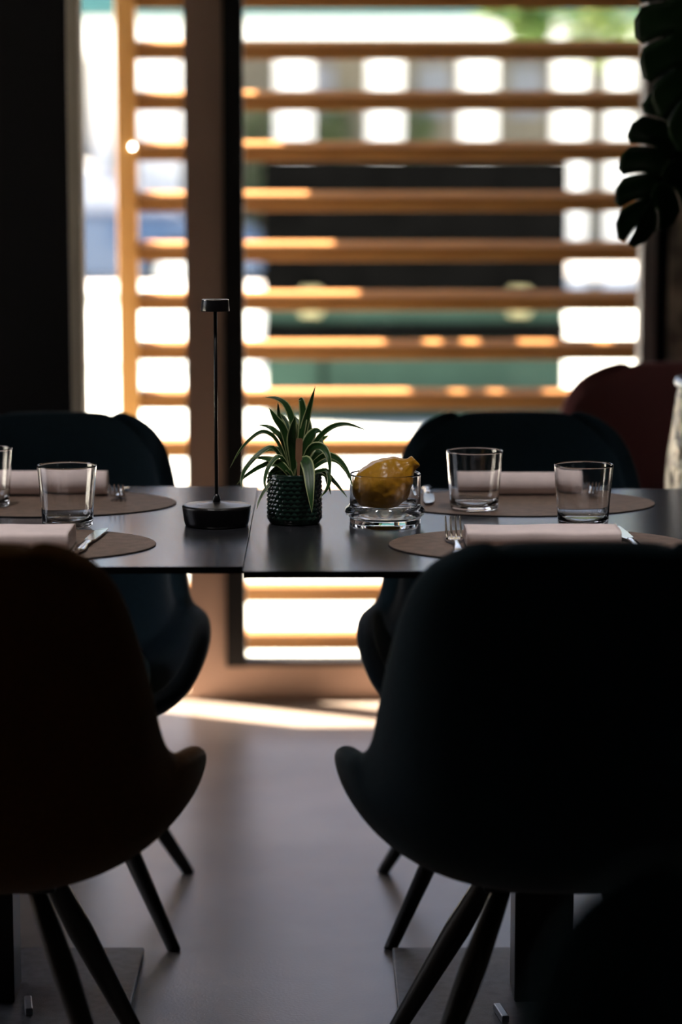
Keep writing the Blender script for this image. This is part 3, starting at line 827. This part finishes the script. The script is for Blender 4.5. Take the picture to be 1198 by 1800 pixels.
# ------------------------------------------------------------------ planter and monstera
mp = thing('potted_monstera', 'dark green split-leaf plant in a tall hammered silver planter at the right edge', 'plant', (.80, 4.50, 0))
b = bmesh.new(); lathe(b, [(0, 0), (.11, 0), (.125, .02), (.14, .25), (.145, .55), (.150, .66), (.148, .74), (.133, .84), (.130, .885), (.122, .885), (.12, .80), (0, .80)], 96)
for v in b.verts:
    r = sqrt(v.co.x**2+v.co.y**2)
    if r > .1 and .02 < v.co.z < .86:
        k = 1+.05*noise.noise(v.co*26); v.co.x *= k; v.co.y *= k
o = obj('planter', b, 'hammered', mp, smooth=True); mod_sub(o, 1); tag(o, 'hammered silver planter'); mo = o
b = bmesh.new(); lathe(b, [(.121, .884), (.134, .884), (.136, .892), (.133, .899), (.122, .899)], 64, closed=True); obj('rim', b, 'planter_rim', mo, smooth=True)
b = bmesh.new(); lathe(b, [(0, .83), (.119, .825)], 32); obj('soil', b, 'soil', mo)

def monstera_leaf(size, M4, parent, nl=6):
    b = bmesh.new(); uvl = b.loops.layers.uv.new('UVMap')
    L = size; ns = 9
    def W(t): return size*.56*(sin(pi*min(1, (t*.93+.07))**.75))**.75
    for sd in (-1, 1):
        for k in range(nl):
            t0 = k/nl; t1 = (k+1)/nl; grid = []
            for i in range(ns+1):
                s = i/ns; row = []
                for j in range(5):
                    f = j/4
                    gap = 0 if s < .42 else .5*min(1, (s-.42)/.12)*.16
                    ff = .5+(f-.5)*(1-gap)
                    if s > .86: ff = .5+(ff-.5)*sqrt(max(0, 1-((s-.86)/.14)**2*.8))
                    t = t0+(t1-t0)*ff
                    wv = W(min(.999, t0+(t1-t0)*.5+(ff-.5)*(t1-t0)))
                    y = L*t+size*.20*s*s*(.3+.7*(t))-size*.26*s*(1-t)**2.2
                    x = sd*wv*s
                    z = -.10*size*s*s-.14*size*(t**2)+.015*size*sin(s*pi)*cos(f*2*pi)
                    row.append((b.verts.new((x, y, z)), .5+sd*s*.5, t))
                grid.append(row)
            for i in range(ns):
                for j in range(4):
                    q = [grid[i][j], grid[i+1][j], grid[i+1][j+1], grid[i][j+1]]
                    fc = b.faces.new([v[0] for v in q]); fc.smooth = True
                    for l, v in zip(fc.loops, q): l[uvl].uv = (v[1], v[2])
    bmesh.ops.remove_doubles(b, verts=b.verts, dist=size*.002)
    bmesh.ops.transform(b, matrix=M4, verts=b.verts)
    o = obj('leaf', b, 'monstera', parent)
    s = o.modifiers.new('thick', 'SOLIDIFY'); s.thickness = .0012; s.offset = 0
    return o
def leaf_dir(bpx, bpy_, tpx, tpy, d, dt, wsc, tilt=0, stem=True):
    """leaf blade from its stalk end to its tip, upper face turned to the room"""
    def P(px, py, dd): return Vector(((px-560)/4250*(dd*.99+.03)-.80, dd-4.50, z_at(py, dd)))
    base, tip = P(bpx, bpy_, d), P(tpx, tpy, dt)
    y = (tip-base); L = y.length; y.normalize()
    nrm = Vector((tilt, -1, .25)); nrm = (nrm-y*nrm.dot(y)).normalized(); x = y.cross(nrm)
    R = Matrix((x, y, nrm)).transposed().to_4x4()
    monstera_leaf(L, Matrix.Translation(base) @ R @ Matrix.Diagonal((wsc, 1, .8, 1)), mp)
    b = bmesh.new(); st = Vector((random.uniform(-.03, .03), random.uniform(-.03, .03), .827))
    mid = st.lerp(base, .5)+Vector((.07, .02, .06))
    tube(b, spline([tuple(st), tuple(mid), tuple(base)], 14), [.006]*7+[.0045]*7, 8); obj('stem', b, 'stem', mp, smooth=True)
leaf_dir(1232, 165, 1128, 385, 4.50, 4.42, .62, .2)
leaf_dir(1215, -95, 1212, 215, 4.38, 4.34, .62, -.1)
leaf_dir(1290, 60, 1330, 300, 4.55, 4.5, .8, .3)
leaf_dir(1350, -80, 1400, 120, 4.5, 4.4, .9)
leaf_dir(1160, -120, 1100, -20, 4.75, 4.8, .8)
